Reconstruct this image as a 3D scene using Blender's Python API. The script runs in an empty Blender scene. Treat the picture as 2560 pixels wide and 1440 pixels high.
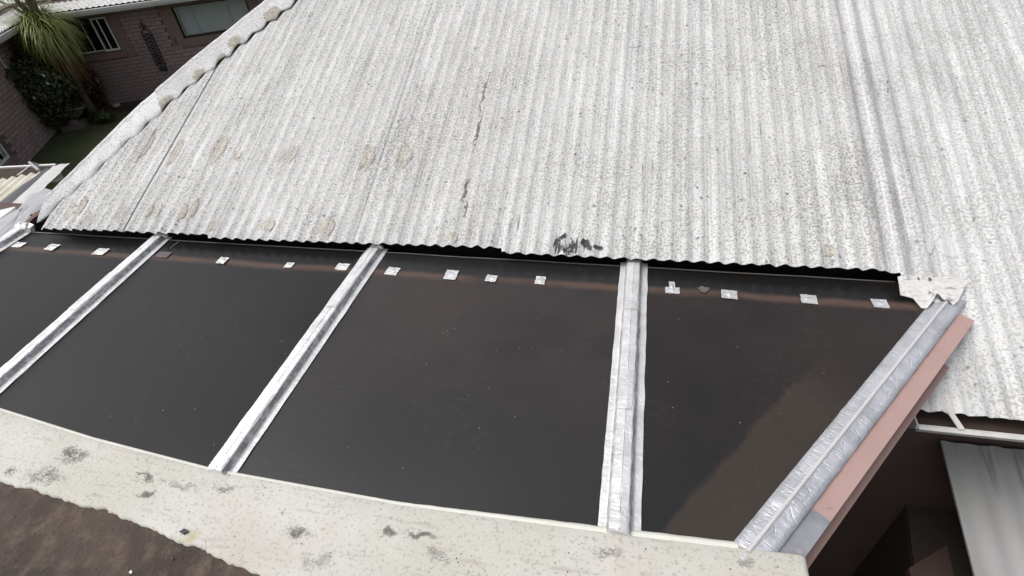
import bpy, math, random
from mathutils import Vector, Matrix, noise
R_ = math.radians
rnd = random.Random(7)
sc = bpy.context.scene
col = sc.collection

# ---------------------------------------------------------------- camera
CAM_H = 1.7
FPX = 1350.0                                   # focal length in pixels of a 2560 px wide picture
PITCH, YAW, ROLL = R_(39.488), R_(-14.737), R_(-5.604)
ROOF = R_(22.34)                               # pitch of the corrugated roof
cp, sp, cy, sy = math.cos(PITCH), math.sin(PITCH), math.cos(YAW), math.sin(YAW)
fwd = Vector((sy*cp, cy*cp, -sp)); r0 = Vector((cy, -sy, 0)); u0 = r0.cross(fwd)
cr, sr = math.cos(ROLL), math.sin(ROLL)
right = r0*cr + u0*sr; up = -r0*sr + u0*cr
CP = Vector((0, 0, CAM_H))
cam = bpy.data.cameras.new('camera'); camo = bpy.data.objects.new('camera', cam); col.objects.link(camo)
M = Matrix((right, up, -fwd)).transposed().to_4x4(); M.translation = CP
camo.matrix_world = M
cam.sensor_width = 36; cam.lens = FPX/2560*36; cam.clip_start = 0.05; cam.clip_end = 400
sc.camera = camo
# ---------------------------------------------------------------- sky, sun, exposure
SUN_EL, SUN_AZ = R_(60), R_(-105)               # azimuth from +Y (away), negative = left
w = bpy.data.worlds.new('World'); sc.world = w; w.use_nodes = True
nt = w.node_tree; bg = nt.nodes['Background']
sky = nt.nodes.new('ShaderNodeTexSky'); sky.sky_type = 'NISHITA'; sky.sun_disc = False
sky.sun_elevation = SUN_EL; sky.sun_rotation = SUN_AZ; sky.dust_density = 6; sky.air_density = 1.0; sky.ozone_density = 1.0
hs = nt.nodes.new('ShaderNodeHueSaturation'); hs.inputs['Saturation'].default_value = .38
nt.links.new(sky.outputs[0], hs.inputs['Color']); nt.links.new(hs.outputs[0], bg.inputs[0]); bg.inputs[1].default_value = 0.15
sl = bpy.data.lights.new('sun', 'SUN'); sl.energy = 0.75; sl.angle = R_(50); sl.color = (1, .965, .92)
so = bpy.data.objects.new('sun', sl); col.objects.link(so)
sd = Vector((math.sin(SUN_AZ)*math.cos(SUN_EL), math.cos(SUN_AZ)*math.cos(SUN_EL), math.sin(SUN_EL)))
so.rotation_euler = sd.to_track_quat('Z', 'Y').to_euler(); so.location = (0, 0, 20)
sc.view_settings.view_transform = 'Standard'; sc.view_settings.look = 'None'
sc.view_settings.exposure = 0.12; sc.view_settings.gamma = 1

# ---------------------------------------------------------------- helpers
def ray(px, py):
    return (right*(px-1280) - up*(py-720) + fwd*FPX).normalized()
def hitp(px, py, n, d):
    r = ray(px, py); return CP + r*((d - n.dot(CP))/n.dot(r))
def hz(px, py, z=0.0): return hitp(px, py, Vector((0, 0, 1)), z)
def proj(P):
    q = Vector(P)-CP; z = q.dot(fwd); return (1280+FPX*q.dot(right)/z, 720-FPX*q.dot(up)/z)

def tag(o, label=None, cat=None, group=None, kind=None):
    if label: o['label'] = label
    if cat: o['category'] = cat
    if group: o['group'] = group
    if kind: o['kind'] = kind
    return o
def root(name, loc, label, cat, group=None):
    o = bpy.data.objects.new(name, None); o.empty_display_size = .1; o.location = loc; col.objects.link(o)
    return tag(o, label, cat, group)
def obj(name, vs, fs, mat, parent=None, smooth=False):
    me = bpy.data.meshes.new(name); me.from_pydata([tuple(v) for v in vs], [], fs); me.update()
    me.materials.append(mat)
    if smooth: me.polygons.foreach_set('use_smooth', [True]*len(me.polygons))
    o = bpy.data.objects.new(name, me); col.objects.link(o)
    if parent:
        o.parent = parent
        if parent.type == 'EMPTY': o.location = -parent.location   # meshes are written in world coordinates
    return o
class MB:
    def __init__(s): s.v = []; s.f = []
    def add(s, vs, fs):
        b = len(s.v); s.v += [Vector(v) for v in vs]; s.f += [tuple(i+b for i in f) for f in fs]
    def box(s, c, d, ax=None):
        c = Vector(c); ax = ax or (Vector((1,0,0)), Vector((0,1,0)), Vector((0,0,1)))
        vs = [c + ax[0]*(d[0]/2*i) + ax[1]*(d[1]/2*j) + ax[2]*(d[2]/2*k) for k in (-1,1) for j in (-1,1) for i in (-1,1)]
        s.add(vs, [(0,2,3,1),(4,5,7,6),(0,1,5,4),(2,6,7,3),(0,4,6,2),(1,3,7,5)]); return s
    def bar(s, a, b, w, h=None, upv=(0,0,1)):
        a = Vector(a); b = Vector(b); h = h or w; d = b-a; L = d.length; d.normalize()
        x = d.cross(Vector(upv))
        if x.length < 1e-4: x = d.cross(Vector((1,0,0)))
        x.normalize(); y = x.cross(d)
        return s.box((a+b)/2, (w, L, h), (x, d, y))
    def grid(s, rows, closed=False, flip=False):
        n = len(rows[0]); b = len(s.v)
        for r in rows: s.v += [Vector(p) for p in r]
        for i in range(len(rows)-1):
            for j in range(n-(0 if closed else 1)):
                k = (j+1) % n
                q = (b+i*n+j, b+i*n+k, b+(i+1)*n+k, b+(i+1)*n+j)
                s.f.append(q[::-1] if flip else q)
        return s
    def tube(s, pts, rad, n=6, cap=True):
        rows = []; pts = [Vector(p) for p in pts]
        for i, p in enumerate(pts):
            d = (pts[min(i+1,len(pts)-1)]-pts[max(i-1,0)]).normalized()
            x = d.cross(Vector((0,0,1)))
            if x.length < .01: x = Vector((1,0,0))
            x.normalize(); y = d.cross(x); r = rad[i] if isinstance(rad, (list,tuple)) else rad
            rows.append([p + x*(r*math.cos(2*math.pi*k/n)) + y*(r*math.sin(2*math.pi*k/n)) for k in range(n)])
        b = len(s.v); s.grid(rows, closed=True)
        if cap:
            s.f.append(tuple(b+k for k in range(n))[::-1]); e = b+(len(rows)-1)*n; s.f.append(tuple(e+k for k in range(n)))
        return s
    def prism(s, poly, z0, z1):
        n = len(poly); b = len(s.v)
        s.v += [Vector((p[0],p[1],z0)) for p in poly] + [Vector((p[0],p[1],z1)) for p in poly]
        s.f.append(tuple(b+n+i for i in range(n))); s.f.append(tuple(b+i for i in range(n))[::-1])
        for i in range(n): j = (i+1) % n; s.f.append((b+i, b+j, b+n+j, b+n+i))
        return s
    def lathe(s, prof, c, n=20, ax=None):
        c = Vector(c); ax = ax or (Vector((1,0,0)), Vector((0,1,0)), Vector((0,0,1)))
        s.grid([[c + ax[0]*(r*math.cos(2*math.pi*k/n)) + ax[1]*(r*math.sin(2*math.pi*k/n)) + ax[2]*z for k in range(n)] for r, z in prof], closed=True)
        return s
    def build(s, name, mat, parent=None, smooth=False): return obj(name, s.v, s.f, mat, parent, smooth)
def nz(x, y, z=0, s=1): return noise.noise(Vector((x*s, y*s, z*s)))
def lerp_poly(pts, n):
    pts = [Vector(p) for p in pts]; L = [0]
    for a, b in zip(pts, pts[1:]): L.append(L[-1]+(b-a).length)
    out = []
    for i in range(n):
        t = L[-1]*i/(n-1); k = 0
        while k < len(L)-2 and L[k+1] < t: k += 1
        out.append(pts[k].lerp(pts[k+1], (t-L[k])/max(1e-9, L[k+1]-L[k])))
    return out

# ---------------------------------------------------------------- materials
class NT:
    def __init__(s, name):
        s.m = bpy.data.materials.new(name); s.m.use_nodes = True; s.t = s.m.node_tree
        s.b = s.t.nodes['Principled BSDF']; s.tc = s.t.nodes.new('ShaderNodeTexCoord'); s.obj = s.tc.outputs['Object']
    def lk(s, v, sock):
        if v is None: return
        if isinstance(v, bpy.types.NodeSocket): s.t.links.new(v, sock)
        elif isinstance(v, (tuple, list)) and sock.type == 'RGBA' and len(v) == 3: sock.default_value = (*v, 1)
        else: sock.default_value = v
    def map(s, sc=(1,1,1), loc=(0,0,0), rot=(0,0,0), vec=None):
        n = s.t.nodes.new('ShaderNodeMapping'); s.lk(vec or s.obj, n.inputs[0])
        n.inputs['Scale'].default_value = sc; n.inputs['Location'].default_value = loc; n.inputs['Rotation'].default_value = rot
        return n.outputs[0]
    def noise(s, scale, detail=3, rough=.55, vec=None, dist=0, out=0):
        n = s.t.nodes.new('ShaderNodeTexNoise'); s.lk(vec or s.obj, n.inputs['Vector'])
        n.inputs['Scale'].default_value = scale; n.inputs['Detail'].default_value = detail
        n.inputs['Roughness'].default_value = rough; n.inputs['Distortion'].default_value = dist
        return n.outputs[out]
    def vor(s, scale, vec=None, feat='F1', rnd=1):
        n = s.t.nodes.new('ShaderNodeTexVoronoi'); n.feature = feat; s.lk(vec or s.obj, n.inputs['Vector'])
        n.inputs['Scale'].default_value = scale; n.inputs['Randomness'].default_value = rnd
        return n.outputs['Distance']
    def ramp(s, v, a, b, lo=0.0, hi=1.0, smooth=True):
        n = s.t.nodes.new('ShaderNodeMapRange'); n.interpolation_type = 'SMOOTHSTEP' if smooth else 'LINEAR'; n.clamp = True
        s.lk(v, n.inputs[0]); n.inputs[1].default_value = a; n.inputs[2].default_value = b
        n.inputs[3].default_value = lo; n.inputs[4].default_value = hi
        return n.outputs[0]
    def math(s, op, a, b=0.0):
        n = s.t.nodes.new('ShaderNodeMath'); n.operation = op; s.lk(a, n.inputs[0]); s.lk(b, n.inputs[1]); return n.outputs[0]
    def mul(s, *a):
        r = a[0]
        for x in a[1:]: r = s.math('MULTIPLY', r, x)
        return r
    def mx(s, *a):
        r = a[0]
        for x in a[1:]: r = s.math('MAXIMUM', r, x)
        return r
    def mix(s, f, a, b):
        n = s.t.nodes.new('ShaderNodeMix'); n.data_type = 'RGBA'; s.lk(f, n.inputs[0]); s.lk(a, n.inputs[6]); s.lk(b, n.inputs[7])
        return n.outputs[2]
    def sep(s, vec=None):
        n = s.t.nodes.new('ShaderNodeSeparateXYZ'); s.lk(vec or s.obj, n.inputs[0]); return n.outputs
    def spot(s, c, rx, ry, rot=0.0, soft=.6, warp=None):
        """mask of a stain lying at c (x, y) with half axes rx, ry"""
        v = s.map(sc=(1,1,0), loc=(0,0,0), vec=s.vadd(s.obj, (-c[0], -c[1], 0), warp))
        v = s.map(rot=(0,0,-rot), vec=v); v = s.map(sc=(1/rx,1/ry,0), vec=v)
        n = s.t.nodes.new('ShaderNodeVectorMath'); n.operation = 'LENGTH'; s.lk(v, n.inputs[0])
        return s.ramp(n.outputs['Value'], 1, 1-soft)
    def vadd(s, v, off, warp=None):
        n = s.t.nodes.new('ShaderNodeVectorMath'); n.operation = 'ADD'; s.lk(v, n.inputs[0]); n.inputs[1].default_value = off
        if warp is None: return n.outputs[0]
        n2 = s.t.nodes.new('ShaderNodeVectorMath'); n2.operation = 'ADD'; s.lk(n.outputs[0], n2.inputs[0]); s.lk(warp, n2.inputs[1])
        return n2.outputs[0]
    def warp(s, scale, amt):
        c = s.noise(scale, 3, out=1)
        n = s.t.nodes.new('ShaderNodeVectorMath'); n.operation = 'SUBTRACT'; s.lk(c, n.inputs[0]); n.inputs[1].default_value = (.5,.5,.5)
        n2 = s.t.nodes.new('ShaderNodeVectorMath'); n2.operation = 'SCALE'; s.lk(n.outputs[0], n2.inputs[0]); n2.inputs['Scale'].default_value = amt
        return n2.outputs[0]
    def done(s, color, rough=.6, metal=0.0, bump=None, bstr=.3, bdist=.01, spec=None):
        s.lk(color, s.b.inputs['Base Color']); s.lk(rough, s.b.inputs['Roughness']); s.lk(metal, s.b.inputs['Metallic'])
        if spec is not None: s.lk(spec, s.b.inputs['Specular IOR Level'])
        if bump is not None:
            n = s.t.nodes.new('ShaderNodeBump'); n.inputs['Strength'].default_value = bstr; n.inputs['Distance'].default_value = bdist
            s.lk(bump, n.inputs['Height']); s.t.links.new(n.outputs[0], s.b.inputs['Normal'])
        return s.m

def plain(name, c, rough=.6, metal=0.0, var=.25, scale=14, bstr=.15):
    n = NT(name); a = n.noise(scale, 4); 
    cc = n.mix(a, tuple(x*(1-var) for x in c), tuple(min(1, x*(1+var)) for x in c))
    return n.done(cc, rough, metal, n.noise(scale*6, 3), bstr, .004)

SHEETW = .0755
def roof_paint(name, base=(.63,.633,.622), speck=1.0, tan=0.0, rust=True):
    n = NT(name)
    big = n.noise(.9, 3); mid = n.noise(4.5, 3)
    xx, yy, zz = n.sep(); rib = n.math('FLOOR', n.math('ADD', n.mul(xx, 1/SHEETW), .5))
    cv = n.t.nodes.new('ShaderNodeCombineXYZ'); n.lk(n.mul(rib, 3.7), cv.inputs[0]); n.lk(n.mul(yy, 1.3), cv.inputs[1]); n.lk(n.mul(xx, 4.0), cv.inputs[2])
    streak = n.noise(1, 4, .6, cv.outputs[0]); streak2 = n.noise(.45, 3, .6, n.map(loc=(3,5,1), vec=cv.outputs[0]))
    fine = n.noise(95, 4, .62); fine2 = n.noise(230, 2, .6)
    dens = n.math('ADD', n.mul(big, .42), n.math('ADD', n.mul(mid, .22), n.mul(streak, .36)))
    # fine mottling of mould all over
    m1 = n.ramp(n.math('ADD', fine, n.mul(n.math('SUBTRACT', dens, .5), .45)), .47, .60)
    m2 = n.ramp(fine2, .5, .68)
    c = n.mix(n.ramp(streak2, .35, .7), base, tuple(x*.90 for x in base))
    c = n.mix(n.ramp(streak, .3, .55), tuple(min(1, x*1.06) for x in base), c)
    c = n.mix(n.mul(m1, n.ramp(n.noise(1.7, 3, vec=n.map(loc=(2,8,0))), .3, .7, .52, .84), speck), c, (.215,.21,.203))
    c = n.mix(n.mul(m2, .28*speck), c, (.18,.178,.172))
    dots = n.ramp(n.vor(26, n.vadd(n.obj, (0,0,0), n.warp(70, .025))), .27, .14)
    pick = n.ramp(n.noise(7, 2), .54, .64)
    c = n.mix(n.mul(dots, pick, .8*speck), c, (.085,.08,.075))
    d2 = n.mul(n.ramp(n.noise(1, 4, .62, n.map((34, 3.2, 3.2), (1,2,3))), .62, .72), n.ramp(n.noise(2.2, 2, vec=n.map((1,1,1),(9,3,0))), .5, .62))
    c = n.mix(n.mul(d2, .85*speck), c, (.13,.12,.115))
    # rib shading painted in: dark line on one flank, highlight on the other
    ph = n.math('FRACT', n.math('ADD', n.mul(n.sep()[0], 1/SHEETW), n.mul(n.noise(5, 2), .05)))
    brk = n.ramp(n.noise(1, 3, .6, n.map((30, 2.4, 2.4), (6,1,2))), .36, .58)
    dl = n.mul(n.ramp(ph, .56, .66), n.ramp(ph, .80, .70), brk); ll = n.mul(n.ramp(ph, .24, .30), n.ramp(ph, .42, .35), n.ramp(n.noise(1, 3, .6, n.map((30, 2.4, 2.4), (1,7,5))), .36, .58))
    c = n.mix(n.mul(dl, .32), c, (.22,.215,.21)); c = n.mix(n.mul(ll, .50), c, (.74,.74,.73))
    if tan: c = n.mix(tan, c, (.40,.345,.275))
    if rust:
        wp = n.warp(30, .05)
        for (x, y, a, b) in RUST:
            k = n.spot((x, y), a, b, soft=.9, warp=wp)
            c = n.mix(n.mul(n.ramp(n.math('ADD', k, n.mul(n.math('SUBTRACT', fine, .5), 1.6)), .3, .75), .85), c, (.12,.085,.07))
    return n.done(c, .72, 0.0, n.math('ADD', n.mul(m1, -1.0), n.mul(fine2, .7)), .35, .003)

# the corrugated roof plane: passes z=.05 at y=2.19
RY0, RZ0 = 2.19, .05
RN = Vector((0, -math.sin(ROOF), math.cos(ROOF))); RD = RN.dot(Vector((0, RY0, RZ0)))
def onroof(px, py, off=0.0): return hitp(px, py, RN, RD+off)
RUST = []
for px, py, a, b in [(1209,240,.017,.36),(1195,330,.014,.22),(1163,480,.014,.14),(1165,520,.012,.11)]:
    p = onroof(px, py); RUST.append((p.x, p.y, a, b))

M_roof = roof_paint('weathered white roof paint')
M_roofr = roof_paint('weathered white roof paint cleaner', (.66,.664,.655), .75, rust=False)
M_joint = roof_paint('lavender grey joint paint', (.605,.605,.61), .85, rust=False)
M_seal = roof_paint('tan sealant', (.565,.535,.48), 1.2, .12, rust=False)
M_clean = roof_paint('fresh pale paint', (.65,.665,.68), .3, rust=False)
def membrane():
    n = NT('grey white membrane'); a = n.noise(7, 4)
    c = n.mix(n.ramp(a, .3, .7), (.66,.665,.675), (.76,.76,.76))
    c = n.mix(n.mul(n.ramp(n.noise(90, 4), .49, .63), .5), c, (.28,.28,.285))
    return n.done(c, .55, 0, n.noise(18, 4), .4, .01)
M_memb = membrane()
def cement():
    n = NT('cap sheet paint'); f = n.noise(95, 4, .62); g = n.noise(6, 3)
    c = n.mix(n.ramp(g, .35, .65), (.60,.60,.60), (.70,.70,.695))
    c = n.mix(n.mul(n.ramp(f, .48, .62), .6), c, (.26,.25,.245))
    wp = n.warp(25, .06)
    for px, py, rx, ry in ((412,256,.075,.05),(497,185,.06,.045),(552,142,.04,.03),(588,105,.065,.045),(680,35,.085,.06),(330,330,.05,.04)):
        p = onroof(px, py, .02); c = n.mix(n.mul(n.spot((p.x, p.y), rx, ry, R_(60), .35, wp), .85), c, n.mix(n.ramp(f, .42, .6), (.44,.41,.33), (.24,.215,.17)))
    return n.done(c, .7, 0, f, .3, .003)
M_cap = cement()
M_tar = plain('bitumen', (.035,.033,.035), .55, var=.5, scale=40, bstr=.4)
def tarpatch():
    n = NT('cracked black sealant'); k = n.ramp(n.noise(45, 4, .6, n.map((1,.35,1))), .46, .56)
    return n.done(n.mix(k, (.03,.03,.03), (.48,.48,.47)), .7, 0, n.noise(60, 3), .4, .004)
M_crack = tarpatch()
def torn():
    n = NT('torn white membrane'); st = n.noise(1, 4, .65, n.map((14, 90, 30))); f = n.noise(60, 3)
    c = n.mix(n.ramp(f, .35, .65), (.58,.575,.555), (.68,.68,.67)); c = n.mix(n.mul(n.ramp(st, .56, .66), .75), c, (.25,.19,.15))
    return n.done(c, .7, 0, st, .4, .005)
M_torn = torn()

def dark_sheet(name, tint, deep, spec=.5):
    n = NT(name); x, y, z = n.sep()
    wob = n.math('ADD', y, n.mul(n.math('SUBTRACT', n.noise(3.0, 3), .5), .05))
    below = n.ramp(wob, 2.085, 2.03)                              # below the row of fixings: brown dust film
    line = n.mul(n.ramp(wob, 2.01, 2.055), n.ramp(wob, 2.095, 2.06), n.ramp(n.noise(2.3, 4), .30, .5))
    cloud = n.noise(1.3, 4, .6)
    film = n.mul(below, n.ramp(y, .85, 1.8), n.ramp(cloud, .25, .6))
    c = n.mix(n.mul(film, .8), deep, tint)
    c = n.mix(n.mul(line, .85), c, (.095,.058,.042))
    # brown margin beside the slanted edge
    e = n.math('ADD', n.mul(x, .79), n.mul(y, -.614))             # distance across the slanted edge
    ew = n.math('ADD', e, n.mul(n.math('SUBTRACT', n.noise(5.5, 4), .5), .05))
    t = n.math('ADD', n.mul(x, .614), n.mul(y, .79))
    marg = n.mul(n.ramp(ew, -.405, -.385), n.ramp(t, 1.95, 1.55))
    lin = n.mul(n.ramp(ew, -.42, -.40), n.ramp(ew, -.375, -.395), n.ramp(t, 1.95, 1.55), n.ramp(n.noise(4, 3), .4, .65))
    c = n.mix(n.mul(marg, .8), c, (.038,.028,.021))
    c = n.mix(n.mul(lin, .5), c, (.055,.037,.027))
    spk = n.ramp(n.vor(24), .085, .04); pick = n.ramp(n.noise(11, 2), .55, .62)
    c = n.mix(n.mul(spk, pick, .6), c, (.32,.31,.29))
    dust = n.mul(n.ramp(n.noise(30, 4, .7), .5, .75), n.ramp(n.noise(2.2, 3), .4, .7)); c = n.mix(n.mul(dust, .10), c, (.22,.20,.18))
    r = n.math('ADD', n.ramp(cloud, .3, .7, .27, .36), n.mul(n.mx(marg, n.mul(below, .15)), .06))
    return n.done(c, r, 0.0, n.noise(1.1, 2), .06, .05, spec)
M_dark = [dark_sheet('dark roof sheet a', (.016,.0138,.013), (.008,.008,.0083), .20), dark_sheet('dark roof sheet b', (.018,.0155,.0148), (.0085,.0085,.0088), .32),
          dark_sheet('dark roof sheet c', (.038,.027,.024), (.016,.0157,.016)), dark_sheet('dark roof sheet d', (.024,.0155,.0125), (.0095,.009,.009))]
def foil(name, rough=.46, wr=(30, 9), rot=0.0, bstr=.32, base=(.80,.80,.80)):
    n = NT(name)
    v = n.map((1,1,1), rot=(0,0,rot))
    w1 = n.noise(wr[0], 3, .6, n.map((.5, 2.2, 1), vec=v), dist=.6); w2 = n.noise(wr[1], 3, .55, v, dist=.4)
    cre = n.ramp(n.vor(16, n.vadd(v, (0,0,0), n.warp(9, .08)), 'DISTANCE_TO_EDGE'), 0, .06)
    hgt = n.math('ADD', n.mul(w1, .6), n.math('ADD', w2, n.mul(cre, .18)))
    c = n.mix(n.ramp(w2, .35, .7), base, tuple(x*.82 for x in base))
    return n.done(c, n.ramp(w1, .3, .7, rough-.08, rough+.12), .55, hgt, bstr, .012)
M_foil = foil('aluminium foil tape')
M_foil_e = foil('aluminium foil tape slanted', .42, (55, 8), R_(38), .5, (.62,.63,.67))
def side_reflection():  # reflection of dark surroundings painted into the colour of the strip sides
    n = NT('foil with painted grey reflection'); a = n.noise(1, 4, .65, n.map((90, 14, 60))); b = n.noise(1, 3, .6, n.map((25, 60, 25)))
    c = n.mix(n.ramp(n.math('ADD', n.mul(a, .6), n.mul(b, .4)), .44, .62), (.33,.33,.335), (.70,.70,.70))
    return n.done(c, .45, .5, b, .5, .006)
M_side_refl = side_reflection()
M_seam = plain('grey seam sealant', (.55,.55,.55), .5, 0, .1)
M_patch = foil('foil patch', .3, (60, 25), 0, .5)
M_pink = plain('pink painted metal', (.40,.27,.248), .65, 0, .16, 22, .25)
def pinkboard():
    n = NT('pink painted metal over bare grey'); x, y, z = n.sep(); g = n.noise(22, 4); f = n.noise(5, 3)
    t = n.math('ADD', n.math('ADD', n.mul(x, .614), n.mul(y, .789)), n.mul(n.math('SUBTRACT', n.noise(28, 3), .5), .05))
    c = n.mix(f, (.35,.232,.212), (.44,.30,.275)); c = n.mix(n.mul(n.ramp(g, .62, .72), .5), c, (.24,.15,.13))
    b = n.mix(n.ramp(f, .35, .7), (.13,.14,.17), (.26,.27,.29)); b = n.mix(n.mul(n.ramp(g, .55, .7), .6), b, (.38,.36,.34))
    return n.done(n.mix(n.ramp(t, 1.19, 1.205), b, c), .6, 0, g, .2, .004)
M_pinkb = pinkboard()
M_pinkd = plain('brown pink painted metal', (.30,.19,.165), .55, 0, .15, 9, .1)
M_blue = plain('bare grey metal', (.17,.185,.225), .42, .3, .3, 12, .1)
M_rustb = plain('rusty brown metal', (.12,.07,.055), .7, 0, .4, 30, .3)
M_white = plain('white paint', (.72,.72,.70), .45, 0, .08)
M_dirtyw = plain('dirty white metal', (.56,.56,.54), .5, 0, .25, 16)
M_lead = plain('slate grey flashing', (.075,.075,.088), .55, 0, .25, 10, .2)
M_zinc = plain('weathered grey flashing', (.40,.41,.42), .5, .1, .2, 8, .2)
M_black = plain('black gap shade', (.006,.006,.006), .9, 0, .2)
M_iron = plain('black iron', (.02,.02,.02), .6, 0, .3)
M_glass = NT('dark window glass').done((.012,.013,.014), .08, 0.0)
M_blind = plain('pale blind', (.42,.47,.46), .6, 0, .06, 5)

def coping_mat():
    n = NT('cream painted coping'); g = n.noise(2.2, 4, .6); f = n.noise(85, 4, .62); st = n.noise(1, 4, .6, n.map((6, 45, 6)))
    c = n.mix(n.ramp(g, .35, .65), (.505,.495,.445), (.565,.557,.52))
    c = n.mix(n.mul(n.ramp(n.noise(3.3, 3, vec=n.map(loc=(4,1,0))), .55, .75), .5), c, (.50,.40,.33))
    c = n.mix(n.mul(n.ramp(f, .53, .66), .50), c, (.24,.225,.205))
    c = n.mix(n.mul(n.ramp(st, .56, .70), .45), c, (.33,.30,.27))
    sp = n.mul(n.ramp(n.vor(48), .2, .1), n.ramp(n.noise(14, 2), .52, .62))
    c = n.mix(n.mul(sp, .8), c, (.05,.05,.05))
    wp = n.warp(14, .10); grain = n.math('ADD', n.mul(n.noise(1, 4, .65, n.map((100, 190, 100))), .6), n.mul(n.noise(24, 3), .4))
    for px, py, rx, ry, k in STAINS:
        p = hz(px, py, .012); m = n.spot((p.x, p.y), rx, ry, R_(-8), .95, wp)
        m = n.mul(m, n.ramp(n.math('ADD', grain, n.mul(m, .17*max(1, k))), .60, .68))
        c = n.mix(n.mul(m, min(1, k)*.85), c, (.07,.06,.055))
    p = hz(465, 1345, .012); c = n.mix(n.mul(n.spot((p.x, p.y), .045, .03, 0, .95, wp), .7), c, (.42,.36,.17))
    return n.done(c, .75, 0, n.math('ADD', n.mul(f, .7), st), .45, .004)
STAINS = [(180,1135,.15,.07,1.15),(360,1190,.09,.03,1),(362,1237,.08,.035,1.3),(110,1190,.17,.07,.9),(740,1332,.08,.04,1.2),(972,1325,.04,.03,1.6),(1055,1340,.10,.022,1.9),
          (560,1225,.10,.04,.8),(1520,1385,.10,.05,.6),(1100,1400,.13,.04,.6),(15,1180,.06,.05,1),(1860,1400,.07,.04,.6),(450,1215,.2,.02,.6),(800,1400,.15,.05,.5)]
M_coping = coping_mat()
def deck_mat():
    n = NT('brown dusty deck'); g = n.noise(3, 4, .6); f = n.noise(60, 4, .65); h = n.noise(14, 4)
    c = n.mix(n.ramp(g, .3, .7), (.045,.033,.029), (.085,.062,.050))
    c = n.mix(n.ramp(h, .45, .7), c, (.115,.086,.064))
    c = n.mix(n.mul(n.ramp(f, .55, .7), .6), c, (.022,.017,.016))
    return n.done(c, .9, 0, n.math('ADD', f, h), .8, .008)
M_deck = deck_mat()
def brick_mat(name, c0, c1):
    n = NT(name); oi = n.t.nodes.new('ShaderNodeObjectInfo'); g = n.noise(3.5, 4); f = n.noise(60, 3)
    c = n.mix(g, c0, c1); c = n.mix(n.mul(oi.outputs['Random'], .45), c, tuple(x*.68 for x in c0))
    return n.done(c, .85, 0, f, .4, .004)
M_brick = brick_mat('painted brick', (.285,.21,.20), (.37,.275,.26))
M_mortar = plain('painted mortar', (.12,.084,.08), .9, 0, .2)  # dirt and recess shade put into the joint colour
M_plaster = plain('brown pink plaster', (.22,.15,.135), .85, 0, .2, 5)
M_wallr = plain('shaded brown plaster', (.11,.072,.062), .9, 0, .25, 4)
def grass_mat():
    n = NT('lawn'); g = n.noise(1.2, 4); f = n.noise(45, 4)
    c = n.mix(n.ramp(g, .35, .65), (.042,.056,.018), (.075,.092,.028)); c = n.mix(n.ramp(f, .4, .7), c, (.030,.038,.014))
    return n.done(c, .9, 0, f, .8, .02)
M_grass = grass_mat()
M_soil_shade = plain('soil and gutter shade', (.045,.03,.024), .95, 0, .4, 9, .6)  # soil of the flower bed, also the dark of the painted gutter shade
M_pave = plain('paving', (.05,.038,.034), .85, 0, .3, 6)
def leaf_mat(name, a, b):
    n = NT(name); g = n.t.nodes.new('ShaderNodeNewGeometry')
    return n.done(n.mix(g.outputs['Random Per Island'], a, b), .5, 0)
M_leaf = leaf_mat('dark leaves', (.012,.02,.007), (.055,.075,.016))
M_blade = leaf_mat('green blades', (.09,.12,.022), (.33,.36,.09))
M_dead = leaf_mat('dry blades', (.09,.05,.02), (.20,.12,.04))
M_red = leaf_mat('reddish leaves', (.05,.02,.015), (.09,.045,.025))
M_petal = plain('white petals', (.8,.8,.76), .6)
M_trunk = plain('grey bark', (.13,.11,.085), .85, 0, .3, 20, .5)
M_stone = plain('garden stone', (.17,.14,.12), .85, 0, .3, 12, .4)
def cream_mat():
    n = NT('cream roof sheet'); f = n.noise(90, 4, .6); s = n.noise(1, 3, .6, n.map((3, 12, 3)))
    c = n.mix(n.ramp(n.noise(3), .35, .65), (.66,.62,.50), (.74,.71,.62)); c = n.mix(n.mul(n.ramp(f, .55, .68), .45), c, (.36,.33,.27))
    c = n.mix(n.mul(n.ramp(s, .55, .75), .4), c, (.45,.36,.29)); return n.done(c, .7, 0, f, .3, .003)
M_cream = cream_mat()
def low_mat():
    n = NT('grimy white sheet'); x, y, z = n.sep(); f = n.noise(1, 4, .6, n.map((22, 1.3, 1)))
    c = n.mix(n.ramp(n.noise(3), .3, .7), (.37,.37,.355), (.42,.422,.425))
    top = n.ramp(y, 1.35, 1.92)
    c = n.mix(n.mul(n.ramp(n.math('ADD', f, n.mul(top, .22)), .68, .9), .7), c, (.16,.125,.10))
    return n.done(c, .55, 0, f, .15, .004)
M_low = low_mat()

# ================================================================ ground
ZG = -2.6
mb = MB(); mb.grid([[(x, y, ZG) for x in (-90, -40, -20, -8, -3.9, 0, 8, 30, 90)] for y in (-60, -20, 0, 5, 9, 12, 20, 60, 120)])
tag(mb.build('ground', M_grass), 'dark mown lawn of the shaded courtyard at the upper left', 'ground', kind='structure')

# ================================================================ house under the white corrugated roof
house = root('house', (0, 2.6, ZG), 'large house roof of speckled white corrugated sheets filling the upper half', 'house')
AMP = .0046
def corr(x, p=SHEETW): return AMP*math.cos(2*math.pi*x/p)
def planez(y): return RZ0 + math.tan(ROOF)*(y-RY0)
def off(P, h): return P + RN*h
def und(x, y): return .004*math.sin(1.7*x+.8*y)+.003*math.sin(3.1*x-1.3*y+1)+.0022*nz(x, y, 0, 2.2)+.0012*nz(x, y, 3, 7)
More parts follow.
